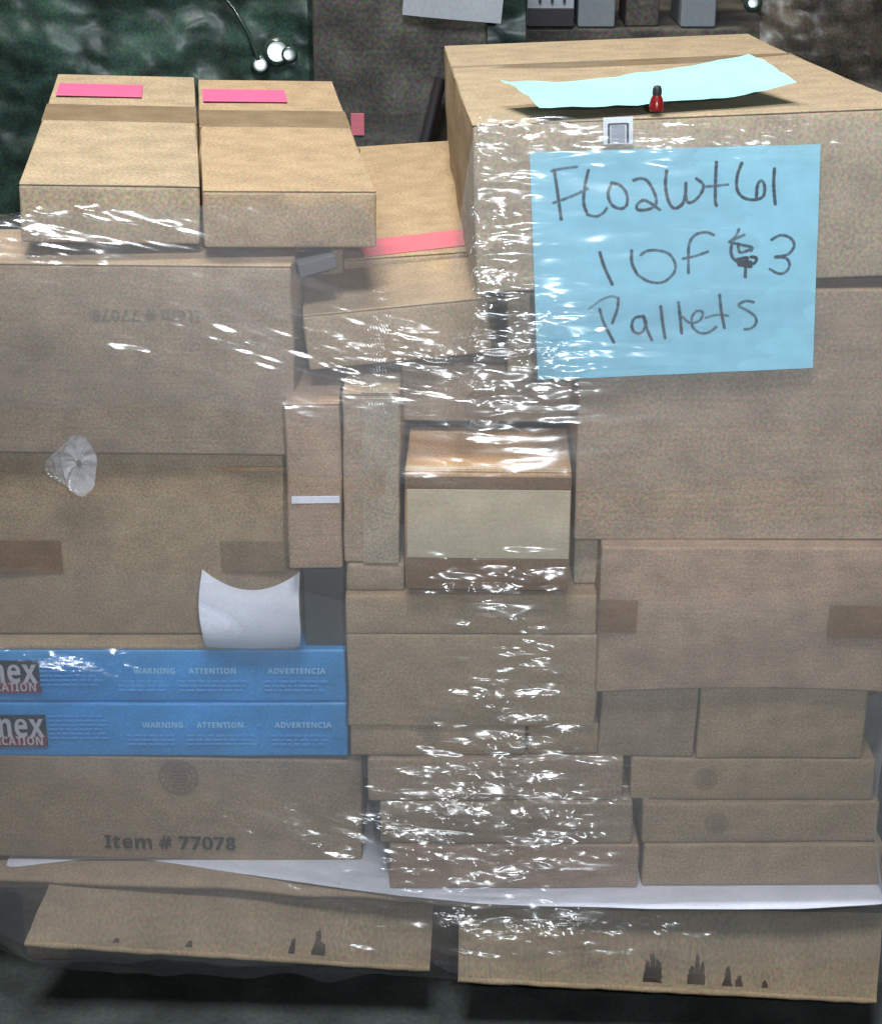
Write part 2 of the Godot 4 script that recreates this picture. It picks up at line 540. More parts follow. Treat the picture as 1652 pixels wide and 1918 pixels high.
# ---------------------------------------------------------------- lamps
func ceiling_lamp(label: String, at: Vector3, aim: Vector3, size: Vector2, energy: float, tint: Color) -> void:
	var t := thing("ceiling_lamp", label, "lamp", at)
	t.look_at_from_position(at, aim, Vector3(0, 0.2, -1) if absf((aim - at).normalized().y) > 0.9 else Vector3.UP)
	part("housing", soft_box(Vector3(size.x + 0.06, size.y + 0.06, 0.07), 0.01), M.back_white, t, Vector3(0, 0, 0.045))
	var glow := StandardMaterial3D.new()
	glow.albedo_color = Color(1, 1, 1)
	glow.emission_enabled = true
	glow.emission = tint
	glow.emission_energy_multiplier = 2.0
	part("diffuser", soft_box(Vector3(size.x, size.y, 0.01), 0.003), glow, t, Vector3(0, 0, 0.004))
	var l := AreaLight3D.new()
	l.name = "lamp_light"
	l.area_size = size
	l.light_energy = energy
	l.light_color = tint
	l.shadow_enabled = true
	l.position = Vector3(0, 0, -0.012)
	t.add_child(l)


func _ready() -> void:
	rng.seed = 4
	wobble.noise_type = FastNoiseLite.TYPE_SIMPLEX_SMOOTH
	wobble.seed = 3
	wobble.frequency = 1.0
	wobble.fractal_octaves = 2
	# ---- camera
	var cam := Camera3D.new()
	cam.name = "camera"
	cam.fov = 32.408
	cam.near = 0.05
	cam.far = 60.0
	add_child(cam)
	cam.position = Vector3(0, 1.2701, 1.5711)
	cam.rotation = Vector3(deg_to_rad(-23.1), 0, 0)
	cam.current = true
	# ---- surroundings: a dim hall
	var we := WorldEnvironment.new()
	we.name = "surroundings"
	var env := Environment.new()
	env.background_mode = Environment.BG_COLOR
	env.background_color = Color(0.33, 0.34, 0.35)
	env.tonemap_mode = Environment.TONE_MAPPER_LINEAR
	env.tonemap_exposure = 1.13
	env.sdfgi_enabled = true
	env.ssao_enabled = true
	env.ssil_enabled = true
	we.environment = env
	add_child(we)
	make_materials()
	# ---- light
	ceiling_lamp("square white ceiling lamp in front of the stacked cartons, above the viewer", Vector3(-0.12, 3.4, 1.45), Vector3(0.0, 0.6, 0), Vector2(0.7, 0.7), 9.0, Color(0.97, 0.98, 1.0))
	ceiling_lamp("long white ceiling lamp hanging behind and above the stacked cartons", Vector3(-0.5, 3.1, -0.7), Vector3(-0.3, 0.8, -0.3), Vector2(1.2, 0.3), 5.8, Color(1.0, 0.97, 0.88))
	var lamp := thing("hand_lamp", "small round flash lamp beside the viewer, facing the cartons", "lamp", Vector3(0.12, 1.33, 1.60))
	lamp.rotation = Vector3(deg_to_rad(-16.0), deg_to_rad(-1.0), 0)
	var glow := StandardMaterial3D.new()
	glow.emission_enabled = true
	glow.emission = Color(1, 1, 1)
	glow.emission_energy_multiplier = 4.0
	part("lamp_lens", lathe([Vector2(0.0001, 0), Vector2(0.012, 0), Vector2(0.012, 0.003), Vector2(0.0001, 0.004)]), glow, lamp, Vector3.ZERO, Vector3(-PI / 2, 0, 0))
	part("housing", soft_box(Vector3(0.03, 0.03, 0.01), 0.003), M.black, lamp, Vector3(0, 0, 0.0065))
	var flash := SpotLight3D.new()
	flash.name = "flash_light"
	flash.light_energy = 1.75
	flash.light_color = Color(0.93, 0.97, 1.0)
	flash.light_size = 0.016
	flash.spot_angle = 30.0
	flash.spot_angle_attenuation = 1.0
	flash.spot_range = 12.0
	flash.spot_attenuation = 2.0
	flash.shadow_enabled = true
	flash.position = Vector3(0, 0, -0.016)
	lamp.add_child(flash)
	build_setting()
	build_load()
	build_film()
	build_background()


func build_setting() -> void:
	var fl := MeshInstance3D.new()
	fl.name = "floor"
	fl.mesh = sheet(8, 8, func(u: float, v: float): return Vector3((u - 0.5) * 14.0, 0, 5.0 - v * 16.0))
	fl.material_override = M.floor
	add_child(fl)
	fl.set_meta("kind", "structure")
	fl.set_meta("label", "dusty grey concrete floor under the cartons")


func build_load() -> void:
	# ---- what carries the load: pallet, tray flaps, sheets
	var pal := thing("wooden_pallet", "low wooden pallet in the shade under the load", "pallet", Vector3(0, 0, -0.06))
	for k in 5:
		part("deck_board", soft_box(Vector3(0.98, 0.016, 0.11), 0.002, Vector3.ZERO, 2, 0.001, k), M.wood, pal, Vector3(0, 0.118, -0.075 - 0.2 * k))
	for k in 3:
		part("stringer", soft_box(Vector3(0.05, 0.108, 0.92), 0.003, Vector3.ZERO, 2, 0.001, k + 9), M.wood, pal, Vector3(-0.45 + 0.45 * k, 0.055, -0.49))
	var tray := thing("cardboard_tray", "shallow dim cardboard tray bottom right under the brown pad", "tray", Vector3(0, 0.128, -0.05))
	part("body", soft_box(Vector3(0.98, 0.016, 0.92), 0.003, Vector3.ZERO, 3, 0.001, 2), M.card3, tray, Vector3(0, 0.008, -0.46))
	flap("lower left cardboard flap hanging out under the white sheet, dark stains right of its middle",
		[Vector3(-0.421, 0.1556, -0.02), Vector3(-0.008, 0.1330, -0.02), Vector3(-0.012, 0.0836, 0.03), Vector3(-0.441, 0.1162, 0.03)], [0.655, 0.715, 0.728, 0.40, 0.22], [0.018, 0.030, 0.016, 0.008, 0.006])
	flap("lower right cardboard flap hanging out under the white sheet, dark stains at its edge",
		[Vector3(0.0195, 0.1415, 0.0), Vector3(0.474, 0.1315, 0.0), Vector3(0.4625, 0.0574, 0.05), Vector3(0.018, 0.0852, 0.05)], [0.447, 0.459, 0.473, 0.553, 0.566, 0.578, 0.64, 0.668, 0.73], [0.024, 0.032, 0.026, 0.02, 0.034, 0.024, 0.02, 0.012, 0.008])
	var pad := thing("brown_pad", "thin brown board edge showing under the white sheet at the left", "board", Vector3(0, 0.1605, 0))
	part("body", slab([Vector2(-0.56, -0.03), Vector2(-0.45, -0.018), Vector2(-0.31, -0.012), Vector2(-0.19, -0.004), Vector2(-0.05, 0.014), Vector2(0.04, 0.022), Vector2(0.2, 0.024), Vector2(0.46, 0.02)], -0.9, 0.0055, 0.012), M.card2, pad)
	var ws := thing("white_sheet", "white slip sheet under the lowest cartons, curled at its front edge", "sheet", Vector3(0, 0.1672, 0))
	part("body", slab([Vector2(-0.4712, -0.038), Vector2(-0.4662, -0.0342), Vector2(-0.39, -0.050), Vector2(-0.33, -0.052), Vector2(-0.29, -0.042), Vector2(-0.187, -0.0163), Vector2(-0.0485, 0.0176), Vector2(0.0414, 0.0318), Vector2(0.2085, 0.0411), Vector2(0.3757, 0.0411), Vector2(0.4626, 0.0318), Vector2(0.469, 0.02)], -0.9, 0.0016, 0.003), M.white, ws)
	part("upturned_edge", sheet(6, 16, func(u: float, v: float):
		return Vector3(0.466 - 0.012 * sin(v * 3.0) + 0.02 * v * u, 0.001 + 0.175 * v, 0.028 - 0.05 * v - u * 0.3)), M.white, ws)

	# ---- bottom left
	var c := carton("cardboard_carton", "long low carton at lower left printed Item # 77078", Vector3(-0.3172, 0.1700, -0.045), Vector3(0, 0, -1.3), Vector3(0.4623, 0.128, 0.55), 2, {"dents": 0.003})
	text("Item # 77078", 0.0165, M.ink, c, Vector3(-0.0475, 0.0235, 0.0032), "lettering", Vector3(0, 0, 0.0), "Droid Sans", 700)
	stamp(c, Vector3(0.036, 0.106, 0.0022), 0.021)
	for k in 2:
		var e := carton("blue_carton", ["lower of two long blue cartons with a black and red logo panel", "upper of two long blue cartons with a black and red logo panel"][k],
			Vector3([-0.3176, -0.3190][k], [0.2990, 0.3636][k], [-0.045, -0.047][k]), Vector3.ZERO, Vector3([0.4395, 0.4430][k], [0.0640, 0.0615][k], 0.5), 0, {"mat": M.blue, "dents": 0.0012, "bulge": 0.0016, "group": "blue cartons"})
		var sx: float = [0.0, -0.0035][k]
		var lx: float = [-0.004, -0.0045][k]
		var hh: float = [0.0640, 0.0615][k]
		part("logo_panel", soft_box(Vector3(0.13, 0.038, 0.0008), 0.0003), M.black, e, Vector3(-0.1575 + lx, hh * 0.51, 0.0022))
		part("logo_band", soft_box(Vector3(0.1296, 0.0135, 0.0008), 0.0003), M.red, e, Vector3(-0.1578 + lx, hh * 0.51 - 0.0118, 0.0027))
		text("nex", 0.0275, M.letter_white, e, Vector3(-0.0955 + lx, hh * 0.51 + 0.0062, 0.0032), "lettering", Vector3.ZERO, "Droid Sans", 700, HORIZONTAL_ALIGNMENT_RIGHT).scale.x = 0.74
		text("ICATION", 0.0100, M.letter_white, e, Vector3(-0.0965 + lx, hh * 0.51 - 0.0118, 0.0034), "lettering", Vector3.ZERO, "Droid Sans", 700, HORIZONTAL_ALIGNMENT_RIGHT).scale.x = 0.85
		for w in [["WARNING", 0.041], ["ATTENTION", 0.101], ["ADVERTENCIA", 0.188]]:
			text(w[0], 0.0064, M.letter_pale, e, Vector3(w[1] + sx - 0.015, hh * 0.62, 0.0026), "lettering", Vector3.ZERO, "Droid Sans", 700, HORIZONTAL_ALIGNMENT_CENTER)
		for x in [0.004, 0.066, 0.142]:
			part("warning_mark", soft_box(Vector3(0.003, 0.004, 0.0006), 0.0002), M.letter_faint, e, Vector3(x + sx - 0.015, hh * 0.62, 0.0026))
		# lines of small print too small to read
		for b in [[-0.052, 0.060, 0.78, 6], [0.025, 0.052, 0.42, 3], [0.098, 0.072, 0.42, 3], [0.182, 0.062, 0.42, 3]]:
			for r in b[3]:
				var x: float = b[0] - b[1] / 2.0
				while x < b[0] + b[1] / 2.0 - 0.004:
					var w := rng.randf_range(0.003, 0.010)
					part("small_print", soft_box(Vector3(w, 0.0022, 0.0006), 0.0002), M.letter_faint, e, Vector3(x + w / 2 + sx - 0.012, hh * b[2] - 0.0052 * r, 0.0024))
					x += w + 0.0018
	var padb := thing("cardboard_pad", "thin tan board lying on top of the blue cartons", "board", Vector3(-0.33, 0.4253, -0.0475))
	part("body", soft_box(Vector3(0.36, 0.0045, 0.4), 0.001, Vector3.ZERO, 3, 0.001, 4), M.cut, padb, Vector3(0, 0.00225, -0.2))
	var gb := thing("gap_shade_board", "added dark grey board standing in for the shade in the gap right of the curled paper", "board", Vector3(-0.1185, 0.4258, -0.056))  # board added to darken the open recess between the columns
	part("body", soft_box(Vector3(0.043, 0.108, 0.012), 0.001, Vector3(0, 0, 0.001), 3, 0.001, 3), M.gap_shade_board, gb, Vector3(0, 0.054, -0.006))
	# ---- left column
	c = carton("cardboard_carton", "brown carton at left with faint tape patches, between the blue cartons and the big carton", Vector3(-0.3333, 0.4314, -0.07), Vector3.ZERO, Vector3(0.3764, 0.2106, 0.5), 4, {"bulge": 0.006, "dents": 0.004})
	part("packing_tape", soft_box(Vector3(0.115, 0.037, 0.001), 0.0004), M.tape_dark, c, Vector3(-0.11, 0.0925, 0.0078))
	part("packing_tape", soft_box(Vector3(0.078, 0.034, 0.001), 0.0004), M.tape, c, Vector3(0.148, 0.0925, 0.0060))
	part("added_rim", soft_box(Vector3(0.083, 0.005, 0.006), 0.001), M.warm, c, Vector3(0.145, 0.187, 0.0022))  # strip added to catch light as a bright rim
	c = carton("cardboard_carton", "big dim carton at upper left with upside down printing, under the two pink taped cartons", Vector3(-0.3170, 0.6424, -0.045), Vector3(0, 0, -0.6), Vector3(0.3484, 0.1916, 0.13), 3, {"flaps": true, "sag": 0.004, "dents": 0.004, "bulge": 0.004})
	text("Item # 77078", 0.0120, M.ink_faint, c, Vector3(0.088, 0.143, 0.0038), "lettering", Vector3(0, 0, PI))
	c = carton("small_carton", "left one of two small kraft cartons with a pink strip on top", Vector3(-0.3148, 0.8449, -0.0794), Vector3(7.8, 0.54, -2.63), Vector3(0.1681, 0.0568, 0.596), 0, {"flaps": true, "tape": 0.09, "sag": 0.004, "seam": 0.52, "group": "pink taped cartons"})
	part("pink_strip", soft_box(Vector3(0.099, 0.0012, 0.075), 0.0004), M.pink, c, Vector3(-0.028, 0.0580, -0.487), Vector3(0.006, 0, 0))
	c = carton("small_carton", "right one of two small kraft cartons with a pink strip on top", Vector3(-0.1444, 0.8406, -0.0797), Vector3(7.55, 1.2, -1.94), Vector3(0.1639, 0.0556, 0.5568), 2, {"flaps": true, "tape": 0.085, "sag": 0.004, "seam": 0.52, "group": "pink taped cartons"})
	part("pink_strip", soft_box(Vector3(0.097, 0.0012, 0.068), 0.0004), M.pink, c, Vector3(-0.029, 0.0568, -0.455), Vector3(0.006, 0, 0))
	carton("cardboard_carton", "carton behind the big dim left carton, holding up the two pink taped cartons", Vector3(-0.235, 0.6424, -0.185), Vector3.ZERO, Vector3(0.27, 0.19, 0.42), 3, {"front": false})
	var fo := thing("foam_block", "small grey foam block wedged between the big left carton and the tilted carton", "foam", Vector3(-0.119, 0.817, -0.085), Vector3(0.25, 0, 0.2))
	part("body", soft_box(Vector3(0.038, 0.014, 0.04), 0.002, Vector3.ZERO, 3, 0.002, 6), M.foam, fo, Vector3(0, 0.007, -0.01))
	# ---- centre, upper
	c = carton("cardboard_carton", "narrow upright carton with a white strip, beside the left column", Vector3(-0.1227, 0.5343, -0.01), Vector3(2.0, 0, 0), Vector3(0.0528, 0.1729, 0.22), 5, {"flaps": true, "sag": 0.002})
	part("white_label", soft_box(Vector3(0.0465, 0.0075, 0.0012), 0.0005), M.white, c, Vector3(0.001, 0.0755, 0.0028))
	c = carton("cardboard_carton", "narrow upright carton with a shiny pale tape strip down its front", Vector3(-0.0677, 0.5407, -0.01), Vector3(-0.5, 0, -0.4), Vector3(0.0548, 0.1767, 0.24), 1, {"flaps": true, "sag": 0.002})
	part("packing_tape", soft_box(Vector3(0.035, 0.172, 0.001), 0.0004), M.tape_pale, c, Vector3(0.0085, 0.0875, 0.0026))
	part("packing_tape", soft_box(Vector3(0.035, 0.001, 0.2), 0.0004), M.tape_pale, c, Vector3(0.0085, 0.178, -0.1))
	c = carton("cardboard_carton", "shallow carton with a round stamp, set back above the beige panel carton", Vector3(0.0477, 0.6637, -0.08), Vector3(-0.5, 0, 0), Vector3(0.174, 0.0585, 0.3), 3)
	stamp(c, Vector3(-0.004, 0.0165, 0.0024), 0.021)
	c = carton("cardboard_carton", "tilted carton under thick film, left of the large top carton", Vector3(-0.0390, 0.7335, -0.058), Vector3(4.0, 0.8, 4.6), Vector3(0.178, 0.056, 0.145), 2, {"flaps": true, "sag": 0.003})
	c = carton("cardboard_carton", "long carton behind the tilted carton with a faded pink strip on top", Vector3(-0.03, 0.742, -0.212), Vector3(2.0, 1.0, 3.4), Vector3(0.20, 0.057, 0.53), 2, {"flaps": true, "sag": 0.004, "front": false})
	part("pink_strip", soft_box(Vector3(0.145, 0.0012, 0.060), 0.0004), M.pink_faded, c, Vector3(0.020, 0.0582, -0.044), Vector3(0.008, 0.16, 0))
	carton("cardboard_carton", "carton set back behind dense glinting film under the left corner of the large top carton", Vector3(0.100, 0.7225, -0.052), Vector3(0.6, 0, 0), Vector3(0.072, 0.104, 0.3), 0)
	c = carton("cardboard_carton", "middle carton with a beige panel and an orange brown top", Vector3(0.0448, 0.5273, 0.02), Vector3(-1.5, 0, 0), Vector3(0.1583, 0.1233, 0.118), 4, {"mat": M.warm, "flaps": true, "sag": 0.003, "dents": 0.0008})
	part("packing_tape", soft_box(Vector3(0.1570, 0.0135, 0.0012), 0.0005), M.tape_brown, c, Vector3(0, 0.1125, 0.0030))
	part("packing_tape", soft_box(Vector3(0.1570, 0.0012, 0.008), 0.0005), M.cut, c, Vector3(0, 0.1240, -0.006))
	part("beige_panel", soft_box(Vector3(0.1555, 0.0715, 0.0012), 0.0005, Vector3(0, 0, 0.0016), 4), M.beige, c, Vector3(0.0005, 0.0700, 0.0036))
	part("lower_tape", soft_box(Vector3(0.1565, 0.033, 0.0012), 0.0005), M.tape_brown, c, Vector3(0, 0.0172, 0.0030))
	# ---- right column
	c = carton("large_carton", "large top carton at right behind the blue handwritten note", Vector3(0.2317, 0.828, 0.0025), Vector3(1.7, -3.35, 1.99), Vector3(0.3982, 0.1524, 0.783), 0, {"flaps": true, "tape": 0.10, "seam": 0.55, "sag": 0.006, "dents": 0.005, "bulge": 0.004})
	var st := thing("shipping_sticker", "small white framed sticker with black bars above the blue note", "sticker", Vector3(0.1567, 0.9575, 0.0075), Vector3(0.03, -0.058, 0.035))
	part("backing", soft_box(Vector3(0.0265, 0.0235, 0.0006), 0.0002), M.sticker, st, Vector3(0, 0.0117, 0))
	part("printed_bar", soft_box(Vector3(0.0022, 0.017, 0.0006), 0.0002), M.black, st, Vector3(-0.0082, 0.0095, 0.0004))
	part("printed_bar", soft_box(Vector3(0.0022, 0.017, 0.0006), 0.0002), M.black, st, Vector3(0.0085, 0.0095, 0.0004))
	part("printed_bar", soft_box(Vector3(0.0165, 0.0014, 0.0006), 0.0002), M.black, st, Vector3(0, 0.0178, 0.0005))
	part("grey_print", soft_box(Vector3(0.0125, 0.0155, 0.0006), 0.0002), M.sticker_grey, st, Vector3(0, 0.0090, 0.0003))
	carton("large_carton", "wide plain carton at right below the blue handwritten note", Vector3(0.2945, 0.5677, -0.005), Vector3.ZERO, Vector3(0.329, 0.2535, 0.55), 1, {"dents": 0.004, "bulge": 0.004})
	c = carton("cardboard_carton", "wide brown carton at right with two dark tape patches", Vector3(0.3159, 0.4060, 0.012), Vector3(0, 0, -0.3), Vector3(0.3217, 0.1615, 0.5), 5, {"dents": 0.006, "bulge": 0.004, "arch": 0.006})
	part("packing_tape", soft_box(Vector3(0.037, 0.036, 0.001), 0.0004), M.tape_dark, c, Vector3(-0.1420, 0.089, 0.0048))
	part("packing_tape", soft_box(Vector3(0.075, 0.036, 0.001), 0.0004), M.tape_dark, c, Vector3(0.102, 0.085, 0.0068))
	# ---- centre, fillers and thin cartons
	carton("thin_carton", "small thin carton left of the beige panel carton's foot", Vector3(-0.0654, 0.5104, -0.01), Vector3.ZERO, Vector3(0.0577, 0.0300, 0.3), 3)
	carton("thin_carton", "shaded upright sliver of carton right of the beige panel carton", Vector3(0.144, 0.5106, -0.024), Vector3.ZERO, Vector3(0.0239, 0.057, 0.3), 0)
	carton("thin_carton", "thin carton directly under the beige panel carton", Vector3(0.0303, 0.4668, 0.0), Vector3.ZERO, Vector3(0.2495, 0.0436, 0.45), 4)
	c = carton("thin_carton", "middle stack carton beside the two blue cartons", Vector3(0.0312, 0.3610, 0.0), Vector3(0, 0, -0.2), Vector3(0.2520, 0.1055, 0.45), 2, {"dents": 0.003})
	c = carton("thin_carton", "carton with a dark round stamp right of the lower blue carton", Vector3(-0.0028, 0.3240, -0.006), Vector3.ZERO, Vector3(0.1797, 0.037, 0.4), 4)
	stamp(c, Vector3(-0.0145, 0.026, 0.0024), 0.0155)
	carton("thin_carton", "short carton behind dense film, right of the stamped middle carton", Vector3(0.1256, 0.3235, -0.009), Vector3.ZERO, Vector3(0.0723, 0.037, 0.4), 2)
	carton("cardboard_carton", "carton in the shadow under the wide carton, left of its neighbour", Vector3(0.2125, 0.3205, -0.008), Vector3.ZERO, Vector3(0.0989, 0.0865, 0.4), 3)
	carton("cardboard_carton", "carton in the shadow under the wide carton, at the right edge", Vector3(0.3487, 0.3205, -0.005), Vector3.ZERO, Vector3(0.1706, 0.0865, 0.4), 4)
	# ---- the bottom rows
	var rows := [
		["top flat carton of the glinting lower middle stack", 0.0570, 0.2727, 0.0, 0.2645, 0.0503, 1], ["middle flat carton of the glinting lower middle stack", 0.0681, 0.2222, 0.004, 0.2635, 0.0503, 3], ["bottom flat carton of the glinting lower middle stack", 0.0772, 0.1690, 0.008, 0.2625, 0.0530, 5],
		["top flat carton of the lower right stack with a round stamp", 0.3232, 0.2705, -0.005, 0.2532, 0.0495, 4], ["middle flat carton of the lower right stack with a round stamp", 0.3349, 0.2210, 0.0, 0.2479, 0.0490, 2], ["bottom flat carton of the lower right stack, plain front", 0.3393, 0.1690, 0.003, 0.2526, 0.0515, 4]]
	for r in rows:
		c = carton("flat_carton", r[0], Vector3(r[1], r[2], r[3]), Vector3(rng.randf_range(-0.5, 0.5), 0, rng.randf_range(-0.2, 0.2)), Vector3(r[4], r[5], 0.42), r[6], {"bulge": 0.0016, "group": "flat cartons in the bottom rows"})
		if "stamp" in r[0]:
			stamp(c, Vector3([-0.049, -0.047][int(r[2] < 0.25)], 0.0265, 0.0022), 0.0125)
	# ---- papers
	var note := thing("blue_note", "bright blue paper note with three lines of black handwriting", "note", Vector3(0.2130, 0.7450, 0.0125), Vector3(0.0, -0.025, 0.0))
	var nm := StandardMaterial3D.new()
	nm.albedo_texture = note_texture()
	nm.roughness = 0.8
	part("paper", sheet(24, 18, func(u: float, v: float):
		var lo := Vector3(lerpf(0.0900, 0.3455, u), lerpf(0.7395, 0.7505, u), 0)
		var hi := Vector3(lerpf(0.0785, 0.3360, u), lerpf(0.9505, 0.9575, u), 0)
		var p := lo.lerp(hi, v) - Vector3(0.2130, 0.7450, 0)
		p.z = 0.0012 * sin(u * 5.0 + v * 2.0) * (1.0 - v * 0.6) + 0.0016 * wobble.get_noise_2d(u * 3.0, v * 3.0)
		return p), nm, note)
	var lp := thing("pale_paper", "pale blue curled paper lying on top of the large carton", "paper", Vector3(0.19, 0.985, -0.09))
	var q := [Vector3(0.0863, 0.9845, 0.0080), Vector3(0.3237, 0.998, -0.058), Vector3(0.055, 0.990, -0.1196), Vector3(0.3009, 1.0, -0.1922)]
	part("body", sheet(24, 12, func(u: float, v: float):
		var p: Vector3 = q[0].lerp(q[1], u).lerp(q[2].lerp(q[3], u), v) - Vector3(0.19, 0.985, -0.09)
		p.y += -0.004 * sin(u * PI) + 0.005 * pow(absf(u * 2 - 1), 3.0) + 0.0025 * sin(v * 4.0 + u * 5.0) + 0.002 * wobble.get_noise_2d(u * 5.0, v * 3.0) - 0.0015 * maxf(0.0, 1.0 - absf(u - 0.36) * 14.0)
		return p), M.pale_paper, lp)
	var pg := thing("red_peg", "small dark red peg standing on the large carton before the pale paper", "peg", Vector3(0.1912, 0.9835, -0.010))
	part("body", lathe([Vector2(0.0001, 0), Vector2(0.0062, 0), Vector2(0.0068, 0.002), Vector2(0.0064, 0.007), Vector2(0.0052, 0.011), Vector2(0.0036, 0.014)]), M.peg, pg)
	part("cap", lathe([Vector2(0.0036, 0.0138), Vector2(0.0042, 0.0148), Vector2(0.0041, 0.019), Vector2(0.0030, 0.0218), Vector2(0.0001, 0.0226)]), M.black, pg)
	var cp := thing("curled_paper", "white curled paper piece on the blue cartons before the brown left carton", "paper", Vector3(-0.1930, 0.4305, -0.030))
	part("body", sheet(28, 24, func(u: float, v: float):
		var s := u * 2.0 - 1.0 + 0.02 * sin(v * 7.0)
		var a := lerpf(-1.0, 1.25, v)
		var w := lerpf(0.0475, 0.0500, v) + 0.0022 * sin(v * PI) - (0.002 if s < 0 else 0.0) * v
		var y := 0.031 + 0.031 * sin(a) + v * v * v * (0.020 * s * s - 0.002 * s - 0.004) + 0.012 * v
		return Vector3(s * w, y, -0.014 + 0.026 * cos(a) - 0.004 * s * s)), M.white, cp)


func slab(front: Array, back: float, thick: float, droop: float) -> ArrayMesh:
	# a sheet lying flat whose front edge runs through the given (x, z) points and droops a little
	var P := PackedVector3Array()
	var T := PackedVector2Array()
	var n := front.size() - 1
	var prof := [[back, 0.0], [-0.10, 0.0], [-0.05, 0.0], [-0.018, -0.08], [-0.006, -0.4], [0.0, -0.75]]
	var W := 60
	for k in prof.size() * 2:
		var top := k >= prof.size()
		var e: Array = prof[k if not top else prof.size() * 2 - 1 - k]
		for i in W + 1:
			var g := float(i) / W * n
			var a: Vector2 = front[mini(int(g), n - 1)]
			var b: Vector2 = front[mini(int(g) + 1, n)]
			var p := a.lerp(b, g - mini(int(g), n - 1))
			var z: float = p.y + e[0] if e[0] > back else back
			P.append(Vector3(p.x, e[1] * droop * (0.7 + 0.6 * wobble.get_noise_2d(p.x * 6.0, thick * 900.0)) + (thick if top else 0.0), z))
			T.append(Vector2(float(i) / W, float(k) / 12.0))
	var rev := PackedVector3Array()
	for k in range(prof.size() * 2 - 1, -1, -1):
		for i in W + 1:
			rev.append(P[k * (W + 1) + i])
	return from_grid(W, prof.size() * 2 - 1, P, T)


func flap(label: String, q: Array, stains: Array, tall: Array) -> void:
	# a cardboard flap hanging outwards: its upper corners, then its lower ones from right to left
	var mid: Vector3 = (q[0] + q[1]) / 2.0
	var t := thing("cardboard_flap", label, "flap", mid)
	var out: Vector3 = (q[1] - q[0]).cross(q[0] - q[3]).normalized()
	var at := func(u: float, v: float, up: float) -> Vector3:   # v: 0 lower, 1 upper
		return q[3].lerp(q[2], u).lerp(q[0].lerp(q[1], u), v) - mid + out * (up + 0.004 * sin(v * PI) * sin(u * 3.0 + 0.4) + 0.003 * wobble.get_noise_2d(u * 4.0, v * 2.0 + mid.x))
	front_planes.append([Transform3D(Basis((q[2] - q[3]).normalized(), (q[0] - q[3]).normalized(), out), (q[2] + q[3]) / 2.0), Vector3((q[2] - q[3]).length(), (q[0] - q[3]).length() * 0.9, 0)])
	part("body", sheet(30, 10, func(u: float, v: float): return at.call(u, v, 0.002)), M.tray, t)
	part("body_back", sheet(10, 4, func(u: float, v: float): return at.call(1.0 - u, v, -0.002)), M.tray, t)
	part("folded_lip", tube(range(31).map(func(k): return at.call(k / 30.0, 0.0, 0.0) + Vector3(0, -0.001 + 0.0012 * wobble.get_noise_1d(k * 1.7), 0.001)), range(31).map(func(k): return 0.0032 + 0.0009 * wobble.get_noise_1d(k * 0.9 + 9.0)), 10), M.tray_lip, t)
	for k in stains.size():
		var w: float = 0.0065 + 0.004 * absf(sin(k * 2.3 + mid.x))
		var len_u: float = (q[2] - q[3]).length()
		var h: float = tall[k] / (q[0] - q[3]).length()
		part("stain", sheet(6, 8, func(u: float, v: float):
			var ragged := 1.0 - 0.55 * v + 0.35 * wobble.get_noise_2d(v * 6.0, k * 3.0 + u * 1.5)
			return at.call(stains[k] + (u - 0.5) * w * ragged / len_u, 0.07 + v * h * (0.8 + 0.25 * wobble.get_noise_2d(u * 2.5, k)), 0.0026)), M.stain, t)


